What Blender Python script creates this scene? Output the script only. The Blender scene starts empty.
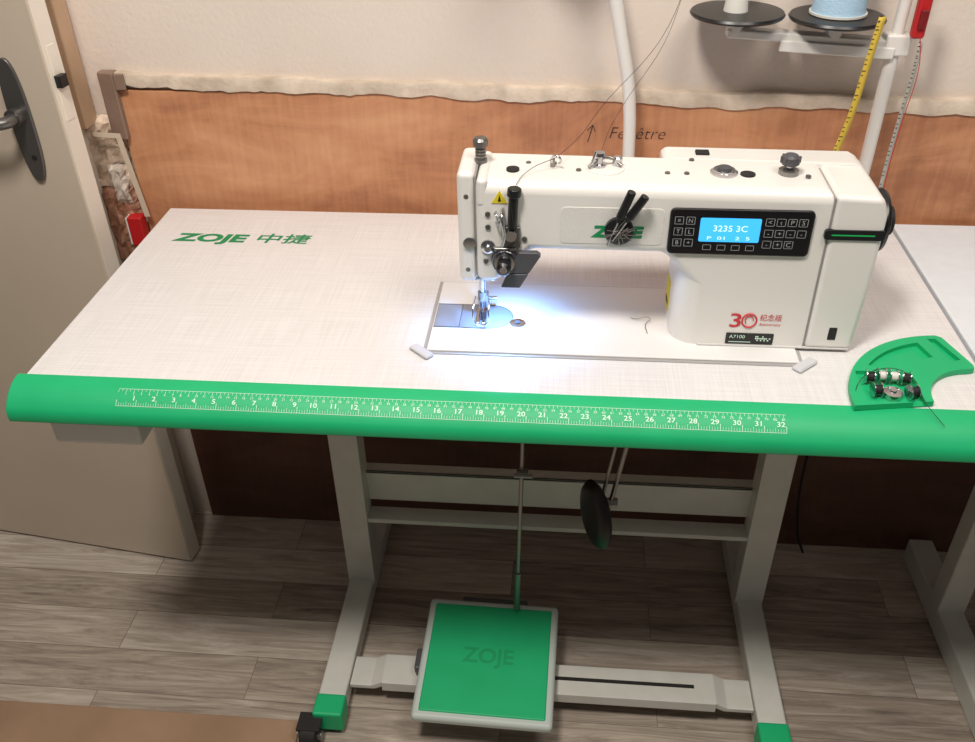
import bpy, bmesh, math, random
from mathutils import Vector, Matrix
random.seed(4)
sc=bpy.context.scene
sc.view_settings.view_transform='Standard'
sc.view_settings.look='None'
# ---------------------------------------------------------------- materials
def s2l(c):
    c=c/255.
    return c/12.92 if c<=.04045 else ((c+.055)/1.055)**2.4
def col(r,g,b): return (s2l(r),s2l(g),s2l(b),1)
def M(name,rgb,rough=.5,metal=0,emit=None,es=1,noise=0,nscale=40,bump=0,bscale=200,coat=0):
    m=bpy.data.materials.new(name);m.use_nodes=True
    nt=m.node_tree;b=nt.nodes['Principled BSDF']
    b.inputs['Base Color'].default_value=col(*rgb);b.inputs['Roughness'].default_value=rough
    b.inputs['Metallic'].default_value=metal
    b.inputs['Coat Weight'].default_value=coat
    if emit: b.inputs['Emission Color'].default_value=col(*emit);b.inputs['Emission Strength'].default_value=es
    tc=nt.nodes.new('ShaderNodeTexCoord')
    if noise:
        n=nt.nodes.new('ShaderNodeTexNoise');n.inputs['Scale'].default_value=nscale;n.inputs['Detail'].default_value=6
        r=nt.nodes.new('ShaderNodeValToRGB')
        r.color_ramp.elements[0].position=.3;r.color_ramp.elements[1].position=.7
        r.color_ramp.elements[0].color=col(*[max(0,c-noise) for c in rgb]);r.color_ramp.elements[1].color=col(*[min(255,c+noise) for c in rgb])
        nt.links.new(tc.outputs['Object'],n.inputs['Vector']);nt.links.new(n.outputs['Fac'],r.inputs['Fac']);nt.links.new(r.outputs['Color'],b.inputs['Base Color'])
    if bump:
        n=nt.nodes.new('ShaderNodeTexNoise');n.inputs['Scale'].default_value=bscale;n.inputs['Detail'].default_value=4
        bp=nt.nodes.new('ShaderNodeBump');bp.inputs['Strength'].default_value=bump;bp.inputs['Distance'].default_value=.003
        nt.links.new(tc.outputs['Object'],n.inputs['Vector']);nt.links.new(n.outputs['Fac'],bp.inputs['Height']);nt.links.new(bp.outputs['Normal'],b.inputs['Normal'])
    return m
white=M('white_paint',(232,229,224),.35,coat=.2)
bedM=M('bed_white',(228,226,224),.45)
white2=M('white_enamel_seam',(205,203,200),.5)
seamM=M('seam_grey',(150,148,145),.6)
stand=M('stand_paint',(206,206,198),.45,noise=5,nscale=20)
green=M('green_plastic',(20,178,114),.5,noise=3,nscale=15)
greenP=M('green_pedal_emboss',(14,158,98),.5)
greenD=M('green_plastic_recess',(12,140,86),.45)
greenL=M('green_logo',(16,140,84),.5)
black=M('black_plastic',(22,22,24),.35)
blackM=M('black_matte',(30,28,28),.7)
dgrey=M('dark_grey_plate',(84,84,88),.4,.2)
chrome=M('chrome',(200,200,204),.2,1)
steel=M('brushed_steel',(150,148,145),.35,.9)
dsteel=M('door_hardware',(120,118,116),.35,.8)
red=M('red_plastic',(190,32,36),.45)
redp=M('red_print',(205,50,55),.5)
yellow=M('yellow_label',(225,205,40),.5)
tapeY=M('yellow_tape',(215,184,70),.6)
tapeW=M('white_tape',(180,178,170),.6)
ink=M('ink',(50,45,50),.8)
rulw=M('ruler_print',(215,245,225),.5)
lcd=M('lcd_screen',(40,150,230),.3,emit=(70,185,250),es=.9)
lcdt=M('lcd_text',(225,245,255),.3,emit=(200,238,255),es=.8)
ledg=M('led_green',(20,150,75),.4,emit=(20,150,75),es=.4)
ledw=M('led_white',(255,255,255),.4,emit=(200,225,255),es=6)
btn=M('button_print',(165,168,170),.5)
bluet=M('blue_thread',(175,208,232),.8,bump=.5,bscale=500)
whitet=M('white_cone_plastic',(222,220,213),.5)
pframe=M('pedal_frame_grey',(190,200,194),.5)
plast=M('broken_plaster',(190,170,150),.9,noise=45,nscale=30,bump=1,bscale=60)
brickm=M('exposed_brick',(165,120,95),.9,noise=40,nscale=45,bump=1,bscale=80)
trimM=M('trim_plaster',(206,190,172),.85,noise=18,nscale=30,bump=.5,bscale=120)
brownM=M('brown_vinyl',(135,112,98),.6,noise=10,nscale=20)
jambM=M('jamb_wood',(196,164,134),.6,noise=12,nscale=8)
jambW=M('jamb_white',(216,204,190),.5,noise=4,nscale=8)
doorM=M('door_paint',(204,190,172),.5,noise=4,nscale=4)
doorE=M('door_edge_lit',(236,228,216),.5,noise=4,nscale=12)  # door paint lightened, light on the edge face put into the colour
threshM=M('threshold_wood',(158,128,102),.5,noise=8,nscale=9)
padgrey=M('pad_grey',(205,206,210),.5)

def wallmat():
    m=M('wall_plaster',(226,214,202),.9)
    nt=m.node_tree;b=nt.nodes['Principled BSDF'];tc=nt.nodes.new('ShaderNodeTexCoord')
    n=nt.nodes.new('ShaderNodeTexNoise');n.inputs['Scale'].default_value=140;n.inputs['Detail'].default_value=5
    n2=nt.nodes.new('ShaderNodeTexNoise');n2.inputs['Scale'].default_value=3;n2.inputs['Detail'].default_value=5
    r=nt.nodes.new('ShaderNodeValToRGB');r.color_ramp.elements[0].position=.3;r.color_ramp.elements[1].position=.75
    r.color_ramp.elements[0].color=col(216,202,190);r.color_ramp.elements[1].color=col(228,216,205)
    bp=nt.nodes.new('ShaderNodeBump');bp.inputs['Strength'].default_value=.3;bp.inputs['Distance'].default_value=.003
    for x in (n,n2): nt.links.new(tc.outputs['Object'],x.inputs['Vector'])
    nt.links.new(n.outputs['Fac'],bp.inputs['Height']);nt.links.new(bp.outputs['Normal'],b.inputs['Normal'])
    nt.links.new(n2.outputs['Fac'],r.inputs['Fac']);nt.links.new(r.outputs['Color'],b.inputs['Base Color'])
    return m
wallM=wallmat()
def plymat(name,c0,c1,c2):
    m=M(name,(176,122,92),.6)
    nt=m.node_tree;b=nt.nodes['Principled BSDF'];tc=nt.nodes.new('ShaderNodeTexCoord')
    mp=nt.nodes.new('ShaderNodeMapping');mp.inputs['Scale'].default_value=(1.6,1,4.5)
    n=nt.nodes.new('ShaderNodeTexNoise');n.inputs['Scale'].default_value=2.6;n.inputs['Detail'].default_value=9;n.inputs['Roughness'].default_value=.6;n.inputs['Distortion'].default_value=.7
    mp2=nt.nodes.new('ShaderNodeMapping');mp2.inputs['Scale'].default_value=(60,1,6)
    n2=nt.nodes.new('ShaderNodeTexNoise');n2.inputs['Scale'].default_value=2.2;n2.inputs['Detail'].default_value=4
    ma=nt.nodes.new('ShaderNodeMath');ma.operation='MULTIPLY_ADD';ma.inputs[1].default_value=.25
    r=nt.nodes.new('ShaderNodeValToRGB');e=r.color_ramp.elements
    e[0].position=.42;e[0].color=col(*c0);e[1].position=.82;e[1].color=col(*c2)
    x=e.new(.62);x.color=col(*c1)
    nt.links.new(tc.outputs['Object'],mp.inputs['Vector']);nt.links.new(mp.outputs['Vector'],n.inputs['Vector'])
    nt.links.new(tc.outputs['Object'],mp2.inputs['Vector']);nt.links.new(mp2.outputs['Vector'],n2.inputs['Vector'])
    nt.links.new(n2.outputs['Fac'],ma.inputs[0]);nt.links.new(n.outputs['Fac'],ma.inputs[2])
    nt.links.new(ma.outputs[0],r.inputs['Fac']);nt.links.new(r.outputs['Color'],b.inputs['Base Color'])
    return m
plyM=plymat('plywood',(166,110,78),(196,138,100),(212,158,118))
plyD=plymat('plywood_dark',(78,50,38),(96,62,48),(108,74,58))  # darker brown version of the wood for the lower panel
def floormat():
    m=M('laminate_planks',(150,130,112),.45)
    nt=m.node_tree;b=nt.nodes['Principled BSDF'];tc=nt.nodes.new('ShaderNodeTexCoord')
    br=nt.nodes.new('ShaderNodeTexBrick');br.inputs['Scale'].default_value=1
    br.inputs['Brick Width'].default_value=.74;br.inputs['Row Height'].default_value=.092;br.inputs['Mortar Size'].default_value=.0006
    br.inputs['Color1'].default_value=(0,0,0,1);br.inputs['Color2'].default_value=(1,1,1,1);br.inputs['Mortar'].default_value=(.0,.0,.0,1)
    br.offset=.37
    mp=nt.nodes.new('ShaderNodeMapping');mp.inputs['Scale'].default_value=(1.5,18,1)
    add=nt.nodes.new('ShaderNodeVectorMath');add.operation='MULTIPLY_ADD'
    add.inputs[1].default_value=(7,9,3)
    n=nt.nodes.new('ShaderNodeTexNoise');n.inputs['Scale'].default_value=2.4;n.inputs['Detail'].default_value=11;n.inputs['Roughness'].default_value=.72;n.inputs['Distortion'].default_value=1.8
    nt.links.new(tc.outputs['Object'],br.inputs['Vector']);nt.links.new(tc.outputs['Object'],mp.inputs['Vector'])
    nt.links.new(br.outputs['Color'],add.inputs[0]);nt.links.new(mp.outputs['Vector'],add.inputs[2])
    nt.links.new(add.outputs[0],n.inputs['Vector'])
    mx=nt.nodes.new('ShaderNodeMath');mx.operation='MULTIPLY_ADD';mx.inputs[1].default_value=.42
    ml=nt.nodes.new('ShaderNodeMath');ml.operation='MULTIPLY_ADD';ml.inputs[1].default_value=1.6;ml.inputs[2].default_value=-.5
    nt.links.new(n.outputs['Fac'],ml.inputs[0])
    nt.links.new(br.outputs['Color'],mx.inputs[0]);nt.links.new(ml.outputs[0],mx.inputs[2])
    r=nt.nodes.new('ShaderNodeValToRGB');e=r.color_ramp.elements
    e[0].position=.08;e[0].color=col(118,106,96);e[1].position=.92;e[1].color=col(222,212,200)
    x=e.new(.5);x.color=col(178,165,151)
    nt.links.new(mx.outputs[0],r.inputs['Fac'])
    mm=nt.nodes.new('ShaderNodeMixRGB');mm.inputs[2].default_value=col(110,96,86)
    nt.links.new(br.outputs['Fac'],mm.inputs[0]);nt.links.new(r.outputs['Color'],mm.inputs[1]);nt.links.new(mm.outputs[0],b.inputs['Base Color'])
    return m
floorM=floormat()
def tabmat():
    m=M('table_laminate',(226,220,216),.45)
    nt=m.node_tree;b=nt.nodes['Principled BSDF'];tc=nt.nodes.new('ShaderNodeTexCoord')
    fs=[]
    for ax in ('X','Y'):
        mp=nt.nodes.new('ShaderNodeMapping');mp.inputs['Scale'].default_value=(380,10,1) if ax=='X' else (10,380,1)
        n=nt.nodes.new('ShaderNodeTexNoise');n.inputs['Scale'].default_value=1;n.inputs['Detail'].default_value=2
        nt.links.new(tc.outputs['Object'],mp.inputs['Vector']);nt.links.new(mp.outputs['Vector'],n.inputs['Vector']);fs.append(n)
    a=nt.nodes.new('ShaderNodeMath');a.operation='ADD'
    nt.links.new(fs[0].outputs['Fac'],a.inputs[0]);nt.links.new(fs[1].outputs['Fac'],a.inputs[1])
    r=nt.nodes.new('ShaderNodeMapRange');r.inputs[1].default_value=.7;r.inputs[2].default_value=1.3
    nt.links.new(a.outputs[0],r.inputs[0])
    c=nt.nodes.new('ShaderNodeMixRGB');c.inputs[1].default_value=col(216,213,213);c.inputs[2].default_value=col(230,228,228)
    nt.links.new(r.outputs[0],c.inputs[0]);nt.links.new(c.outputs[0],b.inputs['Base Color'])
    return m
tabM=tabmat()
# ---------------------------------------------------------------- helpers
cur=[None]
def grp(name,loc=(0,0,0)):
    e=bpy.data.objects.new(name,None);e.location=loc;e.empty_display_size=.05
    sc.collection.objects.link(e);cur[0]=e;return e
def link(o,mat=None,par=True):
    if o.name not in sc.collection.objects: sc.collection.objects.link(o)
    if mat: 
        o.data.materials.clear();o.data.materials.append(mat)
    if par and cur[0]:
        o.parent=cur[0];o.matrix_parent_inverse=Matrix.Translation(cur[0].location).inverted()
    return o
def shade(me,ang=35):
    for p in me.polygons:p.use_smooth=True
    try: me.set_sharp_from_angle(angle=math.radians(ang))
    except Exception: pass
def frombm(name,bm,mat,par=True,smooth=True):
    bmesh.ops.recalc_face_normals(bm,faces=bm.faces)
    me=bpy.data.meshes.new(name);bm.to_mesh(me);bm.free()
    if smooth: shade(me)
    return link(bpy.data.objects.new(name,me),mat,par)
def bev(o,w,seg=3):
    if w:
        m=o.modifiers.new('b','BEVEL');m.width=w;m.segments=seg;m.limit_method='ANGLE';m.angle_limit=math.radians(30);m.use_clamp_overlap=True
        for p in o.data.polygons:p.use_smooth=True
        a=o.data.attributes.get('sharp_edge')
        if a: o.data.attributes.remove(a)
        m.harden_normals=True
    return o
def box(name,x0,x1,y0,y1,z0,z1,mat,bevel=.002,par=True,rot=None,seg=3):
    bm=bmesh.new();bmesh.ops.create_cube(bm,size=1)
    for v in bm.verts: v.co=Vector(((x0+x1)/2+v.co.x*(x1-x0),(y0+y1)/2+v.co.y*(y1-y0),(z0+z1)/2+v.co.z*(z1-z0)))
    if rot:
        c=Vector(((x0+x1)/2,(y0+y1)/2,(z0+z1)/2))
        bmesh.ops.rotate(bm,verts=bm.verts,cent=c,matrix=Matrix.Rotation(rot[0],3,rot[1]))
    return bev(frombm(name,bm,mat,par),bevel,seg)
def prism(name,pts,axis,a,b,mat,bevel=0,par=True,seg=3):
    bm=bmesh.new()
    def P(p,t):
        return Vector((t,p[0],p[1])) if axis=='x' else Vector((p[0],t,p[1])) if axis=='y' else Vector((p[0],p[1],t))
    A=[bm.verts.new(P(p,a)) for p in pts];B=[bm.verts.new(P(p,b)) for p in pts]
    bm.faces.new(A);bm.faces.new(B[::-1]);n=len(pts)
    for i in range(n): bm.faces.new((A[i],A[(i+1)%n],B[(i+1)%n],B[i]))
    return bev(frombm(name,bm,mat,par),bevel,seg)
def cyl(name,p1,p2,r,mat,r2=None,seg=32,bevel=0):
    p1=Vector(p1);p2=Vector(p2);d=p2-p1
    bm=bmesh.new();bmesh.ops.create_cone(bm,cap_ends=True,segments=seg,radius1=r,radius2=r if r2 is None else r2,depth=d.length)
    bmesh.ops.transform(bm,matrix=Matrix.Translation((p1+p2)/2)@d.to_track_quat('Z','Y').to_matrix().to_4x4(),verts=bm.verts)
    return bev(frombm(name,bm,mat),bevel)
def lathe(name,prof,loc,axis,mat,seg=40):
    bm=bmesh.new();rings=[]
    q=Vector(axis).to_track_quat('Z','Y').to_matrix()
    for r,h in prof:
        if r<1e-6: rings.append([bm.verts.new(Vector(loc)+q@Vector((0,0,h)))])
        else: rings.append([bm.verts.new(Vector(loc)+q@Vector((r*math.cos(2*math.pi*i/seg),r*math.sin(2*math.pi*i/seg),h))) for i in range(seg)])
    for a,b in zip(rings,rings[1:]):
        for i in range(seg):
            j=(i+1)%seg
            if len(a)==1 and len(b)==1: continue
            if len(a)==1: bm.faces.new((a[0],b[i],b[j]))
            elif len(b)==1: bm.faces.new((a[i],a[j],b[0]))
            else: bm.faces.new((a[i],a[j],b[j],b[i]))
    for R in (rings[0],rings[-1]):
        if len(R)>1: bm.faces.new(R)
    return frombm(name,bm,mat)
def tube(name,pts,r,mat,par=True,cyclic=False,poly=False):
    cu=bpy.data.curves.new(name,'CURVE');cu.dimensions='3D';cu.bevel_depth=r;cu.bevel_resolution=4;cu.use_fill_caps=True
    if poly:
        s=cu.splines.new('POLY');s.points.add(len(pts)-1)
        for p,c in zip(s.points,pts):p.co=(*c,1)
    else:
        s=cu.splines.new('BEZIER');s.bezier_points.add(len(pts)-1)
        for p,c in zip(s.bezier_points,pts):
            p.co=c;p.handle_left_type=p.handle_right_type='AUTO'
    s.use_cyclic_u=cyclic
    o=bpy.data.objects.new(name,cu);link(o,None,par);cu.materials.append(mat)
    return o
def ribbon(name,pts,w,mat,wdir=(1,0,0),t=.0008):
    bm=bmesh.new();wd=Vector(wdir).normalized()*w/2
    N=24;ps=[]
    P=[Vector(p) for p in pts];n=len(P)-1
    for k in range(N+1):
        t_=k/N*n;i=min(int(t_),n-1);f=t_-i
        p0=P[max(i-1,0)];p1=P[i];p2=P[i+1];p3=P[min(i+2,n)]
        ps.append(.5*((2*p1)+(-p0+p2)*f+(2*p0-5*p1+4*p2-p3)*f*f+(-p0+3*p1-3*p2+p3)*f**3))
    L=[bm.verts.new(p-wd) for p in ps];Rr=[bm.verts.new(p+wd) for p in ps]
    for i in range(N): bm.faces.new((L[i],Rr[i],Rr[i+1],L[i+1]))
    o=frombm(name,bm,mat);m=o.modifiers.new('s','SOLIDIFY');m.thickness=t
    return o,ps
def quads(name,qs,mat):
    bm=bmesh.new()
    for q in qs: bm.faces.new([bm.verts.new(Vector(p)) for p in q])
    me=bpy.data.meshes.new(name);bm.to_mesh(me);bm.free()
    return link(bpy.data.objects.new(name,me),mat)
def text(name,s,size,mat,f,off=0,shear=0,sx=1,align='LEFT',width=None):
    cu=bpy.data.curves.new(name,'FONT');cu.body=s;cu.size=size;cu.offset=off;cu.shear=shear;cu.align_x=align;cu.resolution_u=3
    cu.fill_mode='BOTH'
    t=bpy.data.objects.new(name+'_c',cu);sc.collection.objects.link(t)
    bpy.context.view_layer.update()
    me=bpy.data.meshes.new_from_object(t);bpy.data.objects.remove(t)
    me.name=name
    if len(me.vertices)==0: return None
    if width:
        xs=[v.co.x for v in me.vertices];w=max(xs)-min(xs);k=width/w;x0=min(xs)
        for v in me.vertices:v.co.x=(v.co.x-x0)*k
    else:
        for v in me.vertices:v.co.x*=sx
    for v in me.vertices: v.co=Vector(f(v.co.x,v.co.y))
    return link(bpy.data.objects.new(name,me),mat)
def cut(o,cutters,bevel=0):
    for c in cutters:
        m=o.modifiers.new('c','BOOLEAN');m.operation='DIFFERENCE';m.object=c;m.solver='EXACT'
    bpy.context.view_layer.update()
    dg=bpy.context.evaluated_depsgraph_get()
    me=bpy.data.meshes.new_from_object(o.evaluated_get(dg))
    o.modifiers.clear();o.data=me
    for c in cutters: bpy.data.objects.remove(c)
    for p in me.polygons:p.use_smooth=False
    if bevel:
        m=o.modifiers.new('b','BEVEL');m.width=bevel;m.segments=2;m.limit_method='ANGLE';m.angle_limit=math.radians(40)
    return o
FY=.56;FZ=-.76
# ---------------------------------------------------------------- room
cur[0]=None
box('floor',-2.2,3.2,-2.2,FY+.1,FZ-.05,FZ,floorM,0,par=False)
box('wall_back',-2.2,3.2,FY,FY+.1,FZ,1.7,wallM,0,par=False)
box('wall_panel_plywood',-.19,3.2,FY-.012,FY-.0005,-.10,.195,plyM,.001,par=False)
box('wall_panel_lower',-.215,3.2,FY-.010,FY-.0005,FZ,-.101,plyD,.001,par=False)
def ledge():
    bm=bmesh.new();N=300;rows=[]
    for i in range(N+1):
        x=-.187+i/N*3.3;zt=.222-.024*(x+.16)/1.2;n=lambda a:(random.random()-.5)*a
        zt+=.0015*math.sin(x*23)+.001*math.sin(x*61);h=.021+.002*math.sin(x*17+1)+.0015*math.sin(x*71)+n(.0025)
        rows.append([bm.verts.new(p) for p in [(x,FY,zt+n(.001)),(x,FY-.014+n(.001),zt+n(.001)),(x,FY-.016+n(.001),zt-.004),(x,FY-.015+n(.001),zt-h),(x,FY,zt-h)]])
    for a,b in zip(rows,rows[1:]):
        for j in range(4): bm.faces.new((a[j],a[j+1],b[j+1],b[j]))
    bm.faces.new(rows[0]);bm.faces.new(rows[-1][::-1])
    return frombm('trim_1',bm,trimM,par=False)
ledge()
def wallf(x0,z0,y=FY-.0128): return lambda u,v:(x0+u,y,z0+v)
grp('handwritten_note',(.62,FY-.0128,.135))
text('note_word','Fenêtre',.028,ink,wallf(.612,.128),off=-.0005,shear=.25,width=.088)
tube('note_arrow',[(.578,FY-.0128,.122),(.585,FY-.0128,.150)],.0006,ink,poly=True)
tube('note_arrow_head',[(.576,FY-.0128,.141),(.585,FY-.0128,.150),(.589,FY-.0128,.139)],.0006,ink,poly=True)
def rough(name,x0,x1,z0,z1,y0,y1,mat,nx=10,nz=14,amp=.008):
    bm=bmesh.new();g=[]
    for j in range(nz+1):
        row=[]
        for i in range(nx+1):
            e=(i in(0,nx)) or (j in (0,nz))
            row.append(bm.verts.new((x0+(x1-x0)*i/nx+(random.random()-.5)*amp*(1.2 if e else .5),y1 if e else y0+(random.random())*amp*1.2,z0+(z1-z0)*j/nz+(random.random()-.5)*amp)))
        g.append(row)
    for j in range(nz):
        for i in range(nx): bm.faces.new((g[j][i],g[j][i+1],g[j+1][i+1],g[j+1][i]))
    return frombm(name,bm,mat,smooth=False)
grp('broken_wall_corner',(-.24,FY,.05))
rough('plaster_patch',-.275,-.198,.02,.15,FY-.018,FY-.001,plast,amp=.006)
rough('brick_patch',-.262,-.2,-.12,.03,FY-.022,FY-.001,brickm,amp=.006)
rough('plaster_chips',-.234,-.205,.0,.07,FY-.028,FY-.018,M('plaster_white',(200,188,176),.9,noise=25,nscale=60),5,8,.005)
grp('corner_profile',(-.2,FY,.17))
prism('profile_board',[(-.210,FY-.002),(-.210,FY-.020),(-.182,FY-.024),(-.182,FY-.002)],'z',.115,.226,brownM,.003)
prism('profile_return',[(-.182,FY-.0165),(-.182,FY-.024),(-.166,FY-.022),(-.166,FY-.0165)],'z',.198,.224,brownM,.002)
grp('masking_tape_strip',(-.19,.53,0))
quads('tape_a',[[(-.235,FY-.034,.125),(-.235,FY-.034,.133),(-.190,FY-.034,.131),(-.190,FY-.034,.122)],[(-.198,FY-.034,.131),(-.188,FY-.034,.131),(-.174,FY-.03,-.02),(-.184,FY-.03,-.02)]],M('masking_tape',(212,196,176),.7))
grp('red_box',(-.198,.535,-.04))
box('housing',-.216,-.190,.523,.546,-.075,-.02,red,.003)
box('housing_edge',-.219,-.2145,.525,.545,-.073,-.022,white,.001)
grp('door_jamb',(-.28,.53,0))
box('jamb_white',-.33,-.258,.49,.558,FZ,1.3,jambW,.003)
box('jamb_wood_stop',-.258,-.236,.515,.556,.14,1.3,jambM,.003)
# door
grp('door_1',(-.45,.46,0))
ux,uy=-.9915,.130
def dp(s,t):
    return (-.2105+ux*s+uy*t,.406+uy*s-ux*t)
L=.78
c=[dp(0,0),dp(L,0),dp(L,.038),dp(0,.038)]
prism('leaf',c,'z',FZ+.006,1.27,doorM,.002)
e=[dp(-.0008,.003),dp(.002,.003),dp(.002,.0375),dp(-.0008,.0375)]
prism('leaf_edge',e,'z',FZ+.007,1.268,doorE,.0)
l=[dp(-.0016,.012),dp(.002,.012),dp(.002,.030),dp(-.0016,.030)]
prism('latch_plate',l,'z',.19,.30,doorE,.0)
l=[dp(-.010,.010),dp(.002,.010),dp(.002,.028),dp(-.010,.028)]
prism('latch_bolt',l,'z',.240,.258,black,.001)
def oval(name,s,z,w,h,t0,t1,mat,b=.002):
    bm=bmesh.new();A=[];B=[]
    for i in range(40):
        a=2*math.pi*i/40;ca,sa=math.cos(a),math.sin(a)
        su=s+w*math.copysign(abs(ca)**.8,ca);zz=z+h*math.copysign(abs(sa)**.8,sa)
        x,y=dp(su,t0);A.append(bm.verts.new((x,y,zz)));x,y=dp(su,t1);B.append(bm.verts.new((x,y,zz)))
    bm.faces.new(A);bm.faces.new(B[::-1])
    for i in range(40):bm.faces.new((A[i],A[(i+1)%40],B[(i+1)%40],B[i]))
    return bev(frombm(name,bm,mat),b)
oval('handle_plate',.066,.19,.019,.095,-.006,.0005,dsteel)
x,y=dp(.068,-.005)
cyl('handle_boss',(x,y,.2),(dp(.068,-.02)[0],dp(.068,-.02)[1],.2),.013,dsteel)
x3,y3=dp(.11,-.055);x4,y4=dp(.18,-.052)
tube('handle_lever',[(x,y,.2),(dp(.068,-.04)[0],dp(.068,-.04)[1],.2),(x3,y3,.2),(x4,y4,.196)],.009,dsteel)
cyl('key_hole',(dp(.062,-.0075)[0],dp(.062,-.0075)[1],.135),(dp(.062,-.004)[0],dp(.062,-.004)[1],.135),.004,blackM)
cur[0]=None
box('trim_2',-1.8,.118,-.5,.055,FZ,FZ+.006,threshM,.002,par=False)

# ---------------------------------------------------------------- sewing table
T=grp('sewing_table',(.4685,.26,FZ))
XL,XR=-.1315,1.0685
box('top_board',XL,XR,.030,.525,-.04,0,tabM,.0015)
R_=.052;cy,cz=.029,-.0515
prof=[(.0305,0.0005)]
for i in range(0,13):
    a=math.radians(90+i*60/12);prof.append((cy+R_*math.cos(a),cz+R_*math.sin(a)))
prof+=[(-.0175,-.034),(-.0165,-.041),(-.012,-.044),(.029,-.044)]
prism('front_roll',prof,'x',XL-.011,XR+.003,green,.004)
def arc(x,s,h=.0004):
    a=math.radians(124)-s/R_
    return (x,cy+(R_+h)*math.cos(a),cz+(R_+h)*math.sin(a))
qs=[]
def tick(x,s0,s1,w=.0005):
    n=3
    for k in range(n):
        a=s0+(s1-s0)*k/n;b=s0+(s1-s0)*(k+1)/n
        qs.append([arc(x-w/2,a),arc(x+w/2,a),arc(x+w/2,b),arc(x-w/2,b)])
RX=.0
for i in range(0,32*8+1):
    x=RX+i*.0254/8
    ln=.0075 if i%8==0 else .0055 if i%4==0 else .0038
    tick(x,-.0105,-.0105+ln,.0006 if i%8==0 else .0004)
for i in range(0,164):
    x=RX+i*.005
    if x>.813: break
    tick(x,.0115,.0115-(.0045 if i%2==0 else .003),.0004)
def hline(s,x0,x1,w=.0005):
    qs.append([arc(x0,s-w/2),arc(x1,s-w/2),arc(x1,s+w/2),arc(x0,s+w/2)])
hline(-.0108,0,.813);hline(.0118,0,.813)
quads('ruler_ticks',qs,rulw)
for k in range(1,33):
    text('ruler_inch_%d'%k,str(k),.0085,rulw,(lambda k:lambda u,v:arc(RX+k*.0254-.0012+u,v-.0035))(k),off=.0001,align='RIGHT',sx=1.2)
for k in range(1,82,1):
    text('ruler_cm_%d'%k,str(k),.0045,rulw,(lambda k:lambda u,v:arc(RX+k*.01+u,v+.0038))(k),align='CENTER')
tf=lambda x0,y0,z=.0005:(lambda u,v:(x0+u,y0+v,z))
text('logo_latin','ZOJE',.036,greenL,tf(-.084,.405),off=.0015,shear=.12,width=.123)
for k,(dx,dy) in enumerate([(0,0),(.0009,0),(0,.0008),(.0009,.0008)]):
    text('logo_cjk_%d'%k,'中捷',.034,greenL,tf(.054+dx,.407+dy,.0004+k*.00005),off=.0,shear=.12,width=.086)
for nm,lx in (('left',.172),('right',.925)):
    w=.026
    box('leg_%s_web'%nm,lx-w,lx+w,.340,.346,-.715,-.055,stand,.001)
    box('leg_%s_flange_a'%nm,lx-w,lx-w+.004,.344,.385,-.715,-.055,stand,.001)
    box('leg_%s_flange_b'%nm,lx+w-.004,lx+w,.344,.385,-.715,-.055,stand,.001)
    box('leg_%s_bracket'%nm,lx-w-.004,lx+w+.004,.16,.47,-.058,-.0405,stand,.002)
    box('leg_%s_foot'%nm,lx-w+.002,lx+w-.002,.075,.53,-.745,-.705,stand,.004)
    box('leg_%s_foot_cap'%nm,lx-w,lx+w,.035,.078,-.748,-.702,green,.005)
    for yy in (.06,.50):
        cyl('leg_%s_pad_%d'%(nm,int(yy*100)),(lx,yy,FZ+.0005),(lx,yy,-.744),.018,blackM)
    for zz in (-.09,-.12):
        cyl('leg_%s_bolt_%d'%(nm,int(-zz*100)),(lx,.336,zz),(lx,.341,zz),.005,steel,seg=6)
box('crossbar_web',.190,.905,.375,.380,-.520,-.45,stand,.001)
box('crossbar_top_flange',.190,.905,.375,.40,-.455,-.45,stand,.001)
box('crossbar_lower',.190,.905,.345,.380,-.552,-.542,stand,.001)
prism('treadle_bar_main',[(.235,-.712),(.255,-.700),(.835,-.700),(.855,-.712),(.90,-.712),(.90,-.722),(.85,-.722),(.83,-.712),(.26,-.712),(.24,-.722),(.197,-.722),(.197,-.712)],'y',.105,.165,stand,.002)
box('treadle_slot',.50,.80,.132,.139,-.6999,-.6992,blackM,0)
box('treadle_front_flange',.255,.835,.103,.107,-.722,-.70,stand,.001)
cyl('leg_wheel',(.130,.018,-.736),(.158,.018,-.736),.023,blackM,bevel=.003)
cyl('leg_wheel_hub',(.123,.018,-.736),(.165,.018,-.736),.008,steel)
box('leg_wheel_bracket',.124,.164,.010,.045,-.718,-.712,blackM,.001)
box('drawer_front',-.105,.012,.002,.3,-.090,-.0475,white,.005)
box('drawer_runner',-.09,-.0,.05,.3,-.053,-.0402,stand,.001)
tube('knee_rod_a',[(.672,.20,-.045),(.655,.20,-.19),(.628,.20,-.375)],.0038,steel)
tube('knee_rod_b',[(.657,.205,-.045),(.641,.205,-.18),(.622,.205,-.32)],.003,steel)
cyl('knee_clamp',(.612,.20,-.335),(.645,.20,-.335),.008,steel)
lathe('knee_pad',[(0,-.008),(.035,-.008),(.050,-.006),(.056,0),(.050,.007),(.035,.011),(0,.013)],(.612,.19,-.352),(-.93,-.36,.05),black)
cyl('knee_bracket',(.69,.20,-.05),(.72,.20,-.05),.012,steel)
cyl('pitman_rod',(.497,.235,-.05),(.486,.235,-.62),.0035,steel)
cyl('pitman_lower_sleeve',(.4875,.235,-.545),(.4855,.235,-.64),.006,steel)
box('pitman_clamp',.484,.502,.230,.240,-.312,-.305,dsteel,.002)
cyl('pitman_clamp_screw',(.480,.224,-.309),(.510,.224,-.309),.0035,steel)

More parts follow.
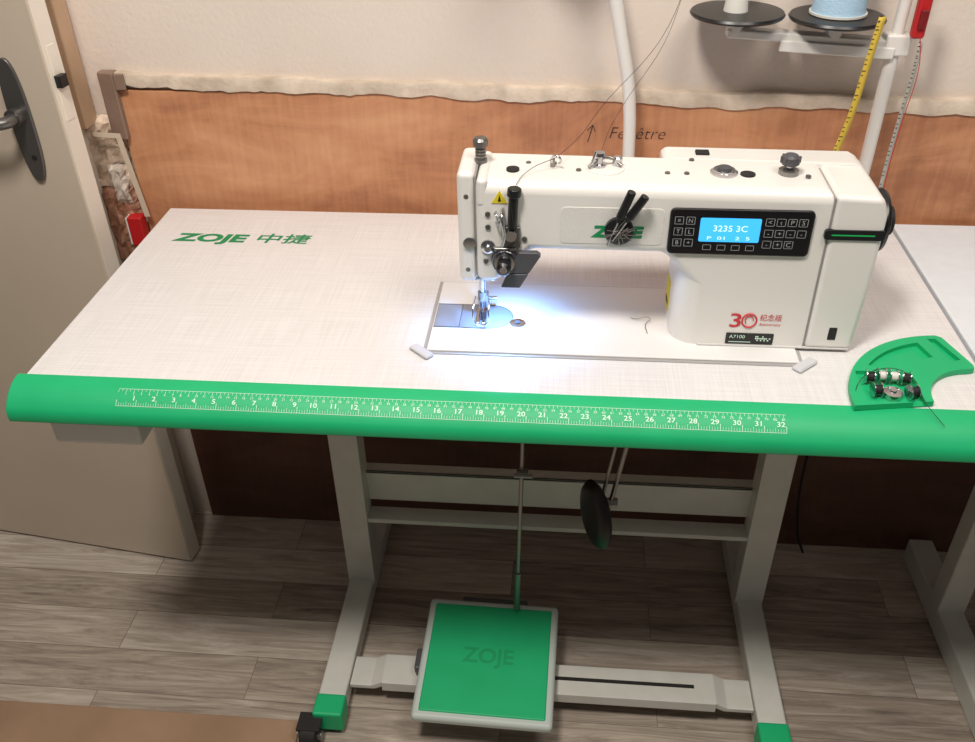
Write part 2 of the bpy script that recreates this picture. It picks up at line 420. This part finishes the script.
grp('foot_pedal',(.44,.13,-.67))
mt=Matrix.Translation((.441,.134,-.665))@Matrix.Rotation(math.radians(5),4,'X')@Matrix.Rotation(math.radians(-1.2),4,'Z')
def pbox(name,x0,x1,y0,y1,z0,z1,mat,b):
    o=box(name,x0,x1,y0,y1,z0,z1,mat,b)
    o.data.transform(mt);return o
pbox('pedal_frame',-.118,.118,-.117,.121,-.012,.008,pframe,.008)
pbox('pedal_mat',-.106,.106,-.105,.108,.0,.0105,green,.003)
text('pedal_logo','ZOJE',.04,greenP,lambda u,v:mt@Vector((u-.045,v-.008,.0108)),off=.001,width=.09)
pbox('pedal_hinge',-.06,.06,.118,.135,-.014,-.002,dgrey,.003)
pbox('pedal_hinge_block',-.128,-.112,-.02,.02,-.024,-.004,dgrey,.003)
pbox('pedal_rib',-.1,.1,-.05,.05,-.03,-.012,dgrey,.003)

# ---------------------------------------------------------------- second table
grp('work_table',(1.7,.2,FZ))
box('top_board',1.075,2.2,-.10,.53,-.035,0,M('table2_laminate',(224,230,236),.4,noise=3),.003)
for nm,lx in (('left',1.30),('right',2.0)):
    box('leg_%s_column'%nm,lx-.025,lx+.025,.34,.385,-.715,-.035,stand,.004)
    box('leg_%s_foot'%nm,lx-.024,lx+.024,-.02,.53,FZ+.001,-.705,stand,.005)
box('crossbar',1.32,1.98,.36,.365,-.5,-.42,stand,.002)

# organizer tray
grp('bobbin_tray',(.97,.1,0))
def arcp(c,r,a0,a1,n):
    return [(c[0]+r*math.cos(math.radians(a0+(a1-a0)*i/n)),c[1]+r*math.sin(math.radians(a0+(a1-a0)*i/n))) for i in range(n+1)]
C=(1.042,.034)
outl=arcp(C,.150,184,98,22)+[(1.032,.1835),(1.039,.179),(1.0575,.118),(1.0565,.110)]+arcp((1.054,.040),.068,95,182,12)
outl=[(x,y-.004) for x,y in outl]
tray=prism('tray_body',outl,'z',.0008,.0085,green,0)
def fr(r0,r1,a0,a1): return prism('k',[(x,y-.004) for x,y in arcp(C,r1,a0,a1,16)+arcp(C,r0,a1,a0,16)],'z',.0025,.02,green,0)
def rr(x0,x1,y0,y1,r=.004,n=4):
    p=[]
    for cx_,cz_,a in ((x1-r,y1-r,0),(x0+r,y1-r,90),(x0+r,y0+r,180),(x1-r,y0+r,270)):
        for i in range(n+1):
            t=math.radians(a+90*i/n);p.append((cx_+r*math.cos(t),cz_+r*math.sin(t)))
    return p
cut(tray,[fr(.102,.136,146,106),prism('k',[(1.019,.171),(1.030,.171),(1.046,.124),(1.035,.120)],'z',.0025,.02,green,0),prism('k',rr(.909,.976,.030,.092),'z',.0025,.02,green,0)],.0006)
grp('bobbins',(.945,.06,.01))
for (x,y) in [(.922,.075),(.936,.078),(.950,.077),(.964,.074),(.923,.048),(.964,.046)]:
    a=random.uniform(-.3,.3);d=Vector((math.cos(a),math.sin(a),0))*.005
    p=Vector((x,y,.0123))
    cyl('bobbin_core',p-d*.8,p+d*.8,.0058,random.choice([blackM,whitet,blackM]),seg=20)
    cyl('bobbin_flange',p-d,p-d*.8,.0093,chrome,seg=24);cyl('bobbin_flange',p+d*.8,p+d,.0093,chrome,seg=24)
lathe('bobbin_case',[(0,0),(.011,0),(.011,.007),(.004,.008),(.004,.010),(0,.010)],(.943,.048,.003),(0,0,1),chrome)
grp('thread_scrap',(.95,.1,.01))
tube('strand',[(.897,.02,.002),(.905,.06,.012),(.93,.075,.023),(.96,.07,.023),(.975,.02,.010),(.99,.0,-.002)],.0004,ink)

# ---------------------------------------------------------------- sewing machine
grp('sewing_machine',(.64,.2,0))
x0,x1,y0,y1=.372,.848,.112,.290
box('bed_gasket',x0-.005,x1+.005,y0-.005,y1+.005,.0003,.0014,M('gasket_grey',(165,163,161),.6),.0005)
box('bed_plate',x0,x1,y0,y1,.0008,.0045,bedM,.002)
zb=.0046
for i,(x,y,a) in enumerate([(.366,.108,-.75),(.853,.108,.75)]):
    box('bed_corner_%d'%i,x-.018,x+.018,y-.007,y+.007,.0005,.006,padgrey,.0028,rot=(a,'Z'))
prism('needle_plate',[(.374,.166),(.374,.226),(.45,.226)]+arcp((.45,.196),.030,85,-85,14)+[(.45,.166)],'z',zb-.001,zb+.0004,M('plate_satin',(150,156,166),.4,.5),0)
prism('slide_plate',[(.375,.168),(.375,.224),(.408,.224),(.408,.168)],'z',zb,zb+.0008,M('plate_light',(160,168,180),.4,.4),0)
tube('needle_plate_outline',[(x,y,zb+.0004) for x,y in [(.374,.166),(.45,.166)]+arcp((.45,.196),.030,-85,85,10)+[(.45,.226),(.374,.226)]],.0005,dgrey,poly=True)
tube('slide_plate_gap',[(x,y,zb+.0004) for x,y in [(.4085,.166),(.4085,.226)]],.0005,dgrey,poly=True)
lathe('plunger_cap',[(0,0),(.011,0),(.011,.0012),(.008,.002),(0,.002)],(.487,.181,zb),(0,0,1),chrome)
lathe('plunger_center',[(0,0),(.004,0),(.004,.001),(0,.001)],(.487,.181,zb+.002),(0,0,1),dgrey)
box('feed_dog',.430,.444,.185,.215,zb,zb+.0012,chrome,0)
YF=.1455
def body():
    pts=[(.437,.087),(.463,.087),(.505,.134),(.668,.134),(.688,.113),(.688,.0046),(.857,.0046),(.857,.218),(.437,.223)]
    bm=bmesh.new();A=[bm.verts.new((p[0],YF,p[1])) for p in pts];B=[bm.verts.new((p[0],.246,p[1])) for p in pts];n=len(pts)
    bm.faces.new(A);bm.faces.new(B[::-1])
    for i in range(n): bm.faces.new((A[i],A[(i+1)%n],B[(i+1)%n],B[i]))
    bmesh.ops.recalc_face_normals(bm,faces=bm.faces)
    lay=bm.edges.layers.float.get('bevel_weight_edge') or bm.edges.layers.float.new('bevel_weight_edge')
    for e in bm.edges:
        v1,v2=e.verts;w=.3
        fr_=v1.co.y<.16 and v2.co.y<.16
        if fr_ and abs(v1.co.x-.688)<1e-3 and abs(v2.co.x-.688)<1e-3: w=1.0
        elif fr_ and v1.co.z>.2 and v2.co.z>.2: w=.45
        elif v1.co.z<.01 and v2.co.z<.01: w=.0
        elif fr_ and abs(v1.co.x-.857)<1e-3 and abs(v2.co.x-.857)<1e-3: w=.05
        e[lay]=w
    o=frombm('body',bm,white)
    m=o.modifiers.new('b','BEVEL');m.width=.033;m.segments=6;m.limit_method='WEIGHT';m.use_clamp_overlap=False;m.harden_normals=True
    for p in o.data.polygons:p.use_smooth=True
body()
box('face_plate',.4135,.4355,.155,.242,.082,.230,white,.007,seg=4)
box('face_plate_seam',.4352,.4372,.156,.243,.088,.226,seamM,.001)
box('head_upper_cap',.438,.452,YF-.0005,.24,.19,.2265,white,.006)
prism('motor_cover',[(.858,.0046),(.917,.0046),(.921,.10),(.921,.195),(.912,.214),(.858,.216)],'y',YF-.003,.272,white,.007,seg=4)
box('motor_cover_seam',.8565,.8585,YF-.0005,.25,.0055,.212,seamM,.0)
prism('rear_cover',[(.665,.09),(.912,.09),(.912,.212),(.900,.2185),(.672,.2205),(.665,.216)],'y',.236,.280,white,.005)
box('column_base',.722,.914,YF-.003,.262,.0044,.007,white2,.001)
def front(x0,z0,y=YF-.0006): return lambda u,v:(x0+u,y,z0+v)
prism('embossed_panel',rr(.540,.664,.146,.194,.006),'y',YF-.0007,YF+.002,M('panel_textured',(228,225,220),.6,bump=.4,bscale=900),.0006)
text('logo_machine','ZOJE',.02,greenL,front(.577,.156,YF-.001),off=.0012,shear=.12,width=.064)
yc=YF-.004
prism('control_panel',rr(.670,.838,.137,.1965,.006),'y',yc,YF+.001,black,.0015)
prism('control_panel_frame',rr(.673,.835,.1395,.194,.005),'y',yc-.0004,yc+.001,M('panel_gloss',(16,18,22),.15),0)
prism('lcd',rr(.706,.777,.155,.186,.002),'y',yc-.0008,yc,lcd,0)
text('lcd_digits','3235 3C',.011,lcdt,front(.722,.169,yc-.001),width=.04)
text('lcd_row','P  01   2  5',.006,lcdt,front(.716,.158,yc-.001),width=.05)
qs=[]
def btnq(cx_,cz_,w,h):
    t=.0006;y=yc-.0009
    for (a,b,c_,d) in ((cx_-w,cx_+w,cz_+h-t,cz_+h),(cx_-w,cx_+w,cz_-h,cz_-h+t),(cx_-w,cx_-w+t,cz_-h,cz_+h),(cx_+w-t,cx_+w,cz_-h,cz_+h)):
        qs.append([(a,y,c_),(b,y,c_),(b,y,d),(a,y,d)])
for i in range(2):
    for j in range(3): btnq(.681+i*.0135,.182-j*.0145,.0052,.005)
gl={(0,0):'<',(1,0):'‹',(2,0):'P',(3,0):'S',(0,1):'-',(1,1):'+',(2,1):'-',(3,1):'-',(0,2):'-',(1,2):'+',(2,2):'C'}
n=0
for i in range(2):
    for j in range(3):
        text('panel_glyph_%d'%n,['≡','T','B','N','L','+'][n],.0075,btn,front(.681+i*.0135,.1795-j*.0145,yc-.0009),align='CENTER');n+=1
for i in range(4):
    for j in range(3):
        if j==2 and i==3: continue
        btnq(.787+i*.0128,.182-j*.0145,.0052,.005)
        text('panel_glyph_%d'%n,gl[(i,j)],.0085,btn,front(.787+i*.0128,.1792-j*.0145,yc-.0009),align='CENTER');n+=1
for i in range(4): btnq(.717+i*.017,.1475,.005,.0036)
quads('panel_buttons',qs,btn)
text('anniversary_3','3',.029,redp,front(.760,.033),off=.0003,width=.014)
tube('anniversary_0',[(.784+.009*math.cos(k*math.pi/4),YF-.0007,.043+.0098*math.sin(k*math.pi/4)) for k in range(8)],.001,redp,cyclic=True)
tube('anniversary_0_inner',[(.784+.005*math.cos(k*math.pi/4),YF-.0007,.043+.0062*math.sin(k*math.pi/4)) for k in range(6)],.0006,redp)
text('anniversary_cjk','纪念版',.0105,redp,front(.797,.044,YF-.0006),width=.027)
text('anniversary_small','Anniversary',.006,redp,front(.797,.036),width=.027)
prism('model_label',rr(.758,.818,.008,.024,.001),'y',YF-.0009,YF+.001,black,0)
yq=YF-.0012
text('model_label_text','A7100',.007,rulw,front(.762,.0165,yq),width=.02)
qs=[]
for i in range(9):
    for j in range(3):
        if random.random()<.6: qs.append([(.795+i*.0022,yq,.013+j*.0028),(.7968+i*.0022,yq,.013+j*.0028),(.7968+i*.0022,yq,.015+j*.0028),(.795+i*.0022,yq,.015+j*.0028)])
qs.append([(.762,yq,.0105),(.79,yq,.0105),(.79,yq,.0115),(.762,yq,.0115)])
quads('model_label_code',qs,rulw)
prism('port_cover',rr(.884,.894,.020,.038,.001),'y',YF-.0036,YF,blackM,0)
prism('status_light_slot',rr(.852,.9215,.161,.174,.004),'y',YF-.005,YF,black,.0005)
prism('status_light',[(.860,.1668),(.910,.1668),(.910,.1683),(.860,.1683)],'y',YF-.0054,YF-.004,ledg,0)
lathe('hand_wheel',[(0,0),(.032,0),(.038,.004),(.040,.010),(.038,.014),(.028,.018),(.014,.020),(0,.020)],(.9215,.205,.158),(1,0,0),black)
lathe('hand_wheel_hub',[(0,0),(.018,0),(.018,.006),(0,.008)],(.941,.205,.158),(1,0,0),blackM)
box('side_sticker',.6868,.6883,.20,.228,.02,.062,yellow,0)
box('side_sticker_print',.6864,.6869,.203,.225,.028,.034,ink,0)
prism('warning_triangle',[(.457,.197),(.476,.197),(.4665,.213)],'y',YF-.001,YF+.001,yellow,0)
prism('warning_triangle_mark',[(.4645,.1995),(.4685,.1995),(.4665,.208)],'y',YF-.0014,YF-.0009,black,0)
zt=.122
lathe('tension_base',[(0,0),(.017,0),(.017,.004),(.012,.005),(0,.005)],(.473,YF,zt),(0,-1,0),dgrey)
for k in range(3): lathe('tension_disc_%d'%k,[(0,0),(.0125,.0),(.0125,.0012),(.005,.002),(0,.002)],(.473,YF-.0055-k*.0035,zt),(0,-1,0),chrome)
lathe('tension_knob',[(0,0),(.007,0),(.009,.003),(.009,.013),(.006,.016),(0,.016)],(.473,YF-.016,zt),(0,-1,0),black)
lathe('tension_knob_cap',[(0,0),(.005,0),(.004,.002),(0,.002)],(.473,YF-.032,zt),(0,-1,0),chrome)
tube('check_spring',[(.473+.015*math.cos(t),YF-.01,zt+.015*math.sin(t)) for t in [x*.5 for x in range(2,11)]],.0008,chrome)
box('thread_guide_arm',.459,.488,.140,.146,.134,.139,steel,.002)
cyl('takeup_lever_housing',(.482,.140,.168),(.484,.140,.212),.006,black,bevel=.001)
cyl('takeup_lever_knob',(.484,.140,.208),(.485,.140,.219),.0085,black,bevel=.002)
cyl('takeup_ball',(.481,.146,.160),(.481,.130,.160),.007,chrome)
tube('takeup_lever',[(.470,.146,.19),(.470,.132,.185),(.473,.130,.16),(.470,.132,.145)],.002,chrome)
box('tension_bracket',.469,.492,.140,.146,.140,.168,dsteel,.002)
lathe('pre_tension',[(0,0),(.009,0),(.009,.003),(.004,.005),(.004,.01),(0,.01)],(.452,.1455,.139),(0,-1,0),chrome)
for k,(xx,zz) in enumerate([(.452,.165),(.452,.182),(.497,.150),(.449,.118)]):
    lathe('front_screw_%d'%k,[(0,0),(.0035,0),(.003,.002),(0,.002)],(xx,YF,zz),(0,-1,0),dsteel,seg=16)
tube('wire_guide',[(.462,YF,.186),(.462,YF-.008,.186),(.468,YF-.010,.180),(.464,YF-.008,.172),(.462,YF,.172)],.0012,chrome)
cyl('screw_a',(.425,.1558,.20),(.425,.1545,.20),.003,steel,seg=16);cyl('screw_b',(.425,.1558,.10),(.425,.1545,.10),.003,steel,seg=16)
lathe('thread_clip',[(0,0),(.008,0),(.008,.003),(0,.004)],(.428,.155,.138),(0,-1,0),chrome)
prism('led_plate_lower',[(.468,.086),(.492,.086),(.503,.106),(.477,.106)],'y',.135,.144,dgrey,.0015)
prism('led_plate_upper',[(.478,.107),(.5035,.107),(.518,.132),(.513,.136),(.490,.136)],'y',.135,.144,dgrey,.0015)
cyl('needle_bar',(.438,.2,.035),(.438,.2,.090),.0036,chrome)
cyl('needle_clamp',(.438,.2,.030),(.438,.2,.042),.006,steel)
cyl('needle',(.438,.2,.006),(.438,.2,.034),.0009,chrome)
cyl('presser_bar',(.438,.216,.022),(.438,.216,.09),.0042,chrome)
box('presser_shank',.432,.445,.204,.222,.014,.032,chrome,.002)
box('presser_foot_l',.431,.4365,.172,.214,.006,.0095,chrome,.001)
box('presser_foot_r',.4395,.445,.172,.214,.006,.0095,chrome,.001)
cyl('presser_screw',(.445,.212,.024),(.457,.212,.024),.004,chrome)
tube('finger_guard',[(.430,.19,.04),(.428,.17,.03),(.432,.165,.012),(.446,.165,.012),(.449,.17,.03),(.447,.19,.04)],.0011,chrome)
box('head_bottom',.425,.462,.165,.235,.078,.0875,steel,.003)
cyl('led_lamp',(.455,.18,.074),(.455,.18,.079),.006,ledw)
zt=.2222
def knob(name,x,y,prof,mat,z=zt): return lathe(name,prof,(x,y,z),(0,0,1),mat)
knob('pressure_knob',.4395,.2,[(0,0),(.008,0),(.008,.006),(.0055,.007),(.0055,.022),(.009,.023),(.0095,.030),(.007,.033),(0,.033)],dsteel,.2245)
for k in range(3): knob('pressure_ring_%d'%k,.4395,.2,[(0,0),(.0068,0),(.0068,.0015),(0,.0015)],steel,.234+k*.004)
knob('oil_cap',.735,.196,[(0,0),(.0165,0),(.0165,.003),(.013,.0045),(.013,.006),(0,.006)],chrome,.2185)
knob('oil_cap_rim',.735,.196,[(0,0),(.009,0),(.008,.003),(0,.003)],dgrey,.2245)
knob('top_plug',.763,.193,[(0,0),(.009,0),(.009,.002),(0,.003)],blackM,.2188)
knob('winder_base',.812,.2,[(0,0),(.012,0),(.012,.006),(.008,.008),(0,.008)],steel,.2178)
knob('winder_stem',.812,.2,[(0,0),(.004,0),(.004,.014),(0,.014)],chrome,.225)
knob('winder_knob',.812,.2,[(0,0),(.010,0),(.0105,.003),(.0105,.009),(.007,.012),(0,.012)],dgrey,.231)
for k in range(8):
    a=k*math.pi/4;cyl('winder_knob_knurl_%d'%k,(.812+.0105*math.cos(a),.2+.0105*math.sin(a),.233),(.812+.0105*math.cos(a),.2+.0105*math.sin(a),.2405),.0018,dgrey,seg=8)
for k,(x,y) in enumerate([(.667,.19),(.690,.19),(.833,.188),(.53,.21),(.498,.21),(.700,.233),(.56,.19)]):
    knob('top_screw_%d'%k,x,y,[(0,0),(.0035,0),(.003,.0015),(0,.0015)],steel,.2205 if x>.6 else .2222)
box('rear_latch',.707,.724,.25,.262,.2195,.2235,blackM,.001)
knob('tension_post_base',.592,.2,[(0,0),(.024,0),(.024,.002),(.02,.003),(0,.003)],white,.2205)
knob('tension_post',.585,.2,[(0,0),(.008,0),(.008,.004),(.004,.005),(.004,.014),(.007,.015),(.006,.019),(0,.019)],chrome,.2225)
tube('winder_arm',[(.572,.19,.226),(.585,.2,.233),(.600,.205,.232),(.612,.197,.226)],.0022,steel)
knob('guide_wheel',.607,.205,[(0,0),(.006,0),(.006,.010),(.004,.012),(0,.012)],chrome,.2225)
cyl('guide_pin',(.574,.193,.222),(.580,.193,.245),.002,chrome)
tube('thread_guide_loop',[(.528,.20,.222),(.528,.195,.236),(.533,.19,.240),(.538,.19,.234),(.536,.195,.228)],.0014,chrome)
cyl('thread_guide_post',(.528,.20,.2205),(.528,.2,.232),.003,steel)
knob('take_cover_cap',.480,.185,[(0,0),(.008,0),(.008,.003),(.005,.004),(0,.004)],blackM,.2222)
cyl('lift_lever',(.663,.26,.10),(.674,.262,.10),.006,blackM)

grp('magnetic_tool_holder',(.61,.145,.165))
lathe('holder_disc',[(0,0),(.0175,0),(.0175,.006),(.014,.008),(0,.008)],(.611,YF-.001,.166),(0,-1,0),black)
for k in range(16):
    a=random.uniform(0,6.28);r=random.uniform(.012,.021)
    p=Vector((.611+random.uniform(-.006,.006),.134,.166+random.uniform(-.006,.006)))
    q_=p+Vector((math.cos(a)*r,-.002,math.sin(a)*r))
    cyl('pin',p,q_,.0006,chrome,seg=6)
for k,(p1,p2) in enumerate([((.604,.134,.168),(.622,.130,.222)),((.612,.132,.172),(.638,.129,.217))]):
    p1=Vector(p1);p2=Vector(p2);d=(p2-p1)
    cyl('tool_handle_%d'%k,p1+d*.35,p2,.0052,black,bevel=.0015)
    cyl('tool_collar_%d'%k,p1+d*.25,p1+d*.38,.003,blackM)
    cyl('tool_blade_%d'%k,p1-d*.35,p1+d*.28,.0012,chrome,seg=10)

grp('needle_threader',(.655,.19,.01))
tube('wire',[(.66,.165,.006),(.66,.19,.0065),(.665,.195,.010),(.645,.2,.0065),(.64,.203,.006)],.0005,steel)
# ---------------------------------------------------------------- thread stand
grp('thread_stand',(1.0,.5,0))
cyl('pole',(1.0,.5,.002),(1.002,.5,.285),.0095,white)
lathe('pole_foot',[(0,0),(.025,0),(.025,.005),(.014,.012),(0,.012)],(1.0,.5,.0005),(0,0,1),dgrey)
cyl('pole_upper',(1.002,.5,.30),(1.012,.5,.75),.0085,white)
box('pole_clamp',.985,1.020,.487,.513,.277,.306,white,.003)
box('spool_arm',.765,1.018,.489,.513,.292,.305,white,.003,rot=(math.radians(3.5),'Y'))
box('spool_arm_lip',.84,1.0,.485,.490,.278,.294,white,.002,rot=(math.radians(3.5),'Y'))
for k,(cx_,z) in enumerate([(.777,.329),(.915,.324)]):
    lathe('spool_disc_%d'%k,[(0,0),(.064,0),(.066,.003),(.064,.006),(.03,.008),(0,.008)],(cx_,.5,z),(0,0,1),black)
    cyl('spool_disc_hub_%d'%k,(cx_,.5,z-.024),(cx_,.5,z+.001),.012,white)
cyl('spool_pin',(.777,.5,.33),(.777,.5,.42),.004,whitet)
lathe('spool_cone_holder',[(0,0),(.017,0),(.013,.03),(.005,.05),(0,.05)],(.773,.492,.337),(0,0,1),whitet)
cyl('upper_arm',(.75,.5,.60),(1.01,.5,.60),.006,white)
grp('thread_spool',(.915,.5,.34))
lathe('spool_core',[(0,.003),(.037,.003),(.036,.008),(.030,.078),(0,.078)],(.915,.5,.3325),(0,0,1),bluet)
lathe('spool_base',[(0,0),(.039,0),(.039,.003),(0,.003)],(.915,.5,.3325),(0,0,1),whitet)
grp('red_tape_dispenser',(1.022,.49,.33))
box('body',1.012,1.030,.470,.486,.305,.39,red,.005)
box('slider',1.016,1.026,.465,.471,.32,.345,M('dark_red',(120,20,24),.5),.002)
grp('measuring_tape',(.95,.43,.2))
def nearer(p,f=.966): return (.543+(p[0]-.543)*f,-.849+(p[1]+.849)*f,.6535+(p[2]-.6535)*f)
o,ps=ribbon('tape_yellow',[nearer(p) for p in [(.968,.472,.335),(.962,.470,.28),(.955,.471,.2),(.944,.473,.13),(.942,.474,.05),(.942,.474,-.008)]],.0095,tapeY)
qs=[]
for k,p in enumerate(ps):
    for h in (0,.006):
        ln=.005 if (k%2==0 and h==0) else .0028
        qs.append([(p.x-.0047,p.y-.0012,p.z-h),(p.x-.0047+ln,p.y-.0012,p.z-h),(p.x-.0047+ln,p.y-.0012,p.z-h+.0012),(p.x-.0047,p.y-.0012,p.z-h+.0012)])
quads('tape_marks',qs,ink)
grp('measuring_tape.001',(1.03,.48,.2))
o,ps=ribbon('tape_white',[(1.028,.475,.30),(1.028,.473,.26),(1.0255,.475,.19),(1.0245,.478,.12),(1.026,.48,.03),(1.03,.48,.008)],.006,tapeW)
qs=[]
for k,p in enumerate(ps):
    for h in (0,.006):
        qs.append([(p.x-.003,p.y-.0012,p.z-h),(p.x,p.y-.0012,p.z-h),(p.x,p.y-.0012,p.z-h+.0012),(p.x-.003,p.y-.0012,p.z-h+.0012)])
quads('tape_marks_b',qs,ink)
grp('cord',(1.035,.48,.2))
tube('cord_red',[(1.022,.466,.31),(1.030,.464,.27),(1.027,.464,.20),(1.024,.464,.13),(1.027,.464,.02)],.0006,red)
grp('gooseneck_lamp',(.64,.5,0))
tube('neck',[(.641,.5,.01),(.641,.5,.12),(.634,.5,.22),(.617,.5,.30),(.600,.498,.37),(.57,.49,.46),(.53,.46,.54)],.0095,white)
lathe('clamp_base',[(0,0),(.02,0),(.02,.008),(.012,.02),(0,.02)],(.641,.495,.0005),(0,0,1),white)
lathe('lamp_head',[(0,0),(.02,0),(.045,.06),(.043,.06),(.0,.02)],(.53,.46,.545),(-.3,-.3,-1),white)
grp('sewing_thread',(.6,.3,.3))
tube('thread_a',[(.533,.19,.238),(.56,.28,.23),(.592,.40,.23),(.69,.5,.33),(.72,.5,.62)],.00035,ink)
tube('thread_b',[(.533,.19,.238),(.50,.172,.228),(.484,.142,.215),(.474,.138,.135),(.450,.142,.14),(.443,.18,.06),(.438,.198,.03)],.0004,ink)
tube('thread_c',[(.585,.2,.238),(.60,.30,.235),(.625,.42,.23),(.69,.5,.32),(.715,.5,.62)],.0003,ink)
grp('power_cable',(1.1,.5,-.6))
tube('cable_a',[(1.0,.5,-.06),(1.04,.51,-.25),(1.03,.52,-.45),(1.05,.52,-.7),(1.07,.52,-.752)],.0025,blackM)

# ---------------------------------------------------------------- lights
def area(name,loc,tgt,size,energy,color):
    l=bpy.data.lights.new(name,'AREA');l.shape='DISK';l.size=size;l.energy=energy;l.color=color
    o=bpy.data.objects.new(name,l);o.location=loc;o.rotation_euler=(Vector(tgt)-Vector(loc)).to_track_quat('-Z','Y').to_euler();sc.collection.objects.link(o)
area('ceiling_light',(.15,-.62,1.75),(.5,.15,-.1),.35,31,(1,.93,.85))
area('fill_light_right',(1.2,-.5,1.75),(.8,.2,-.1),.7,15,(1,.93,.85))  # added fill lamp for the right side, not a room fixture
sp=bpy.data.lights.new('needle_led','SPOT');sp.energy=2.6;sp.color=(.20,.45,1);sp.spot_size=math.radians(145);sp.spot_blend=1;sp.shadow_soft_size=.008
so=bpy.data.objects.new('needle_led',sp);so.location=(.465,.172,.074);so.rotation_euler=(Vector((.466,.172,0))-Vector((.465,.172,.074))).to_track_quat('-Z','Y').to_euler();sc.collection.objects.link(so)
w=bpy.data.worlds.new('World');sc.world=w;w.use_nodes=True
w.node_tree.nodes['Background'].inputs[0].default_value=(1,.95,.9,1);w.node_tree.nodes['Background'].inputs[1].default_value=.10
# ---------------------------------------------------------------- camera
pos=Vector((0.54321,-0.84941,0.6535));yw,p,r=-.09506,.61389,-.01793
fw=Vector((math.sin(yw)*math.cos(p),math.cos(yw)*math.cos(p),-math.sin(p)));rt=Vector((math.cos(yw),-math.sin(yw),0));up=rt.cross(fw)
rt2=rt*math.cos(r)+up*math.sin(r);up2=-rt*math.sin(r)+up*math.cos(r)
cam=bpy.data.cameras.new('camera');cam.sensor_width=36;cam.lens=897.8*36/975;cam.clip_start=.02
co=bpy.data.objects.new('camera',cam)
m=Matrix.Identity(4)
for i in range(3): m[i][0]=rt2[i];m[i][1]=up2[i];m[i][2]=-fw[i];m[i][3]=pos[i]
co.matrix_world=m;sc.collection.objects.link(co);sc.camera=co
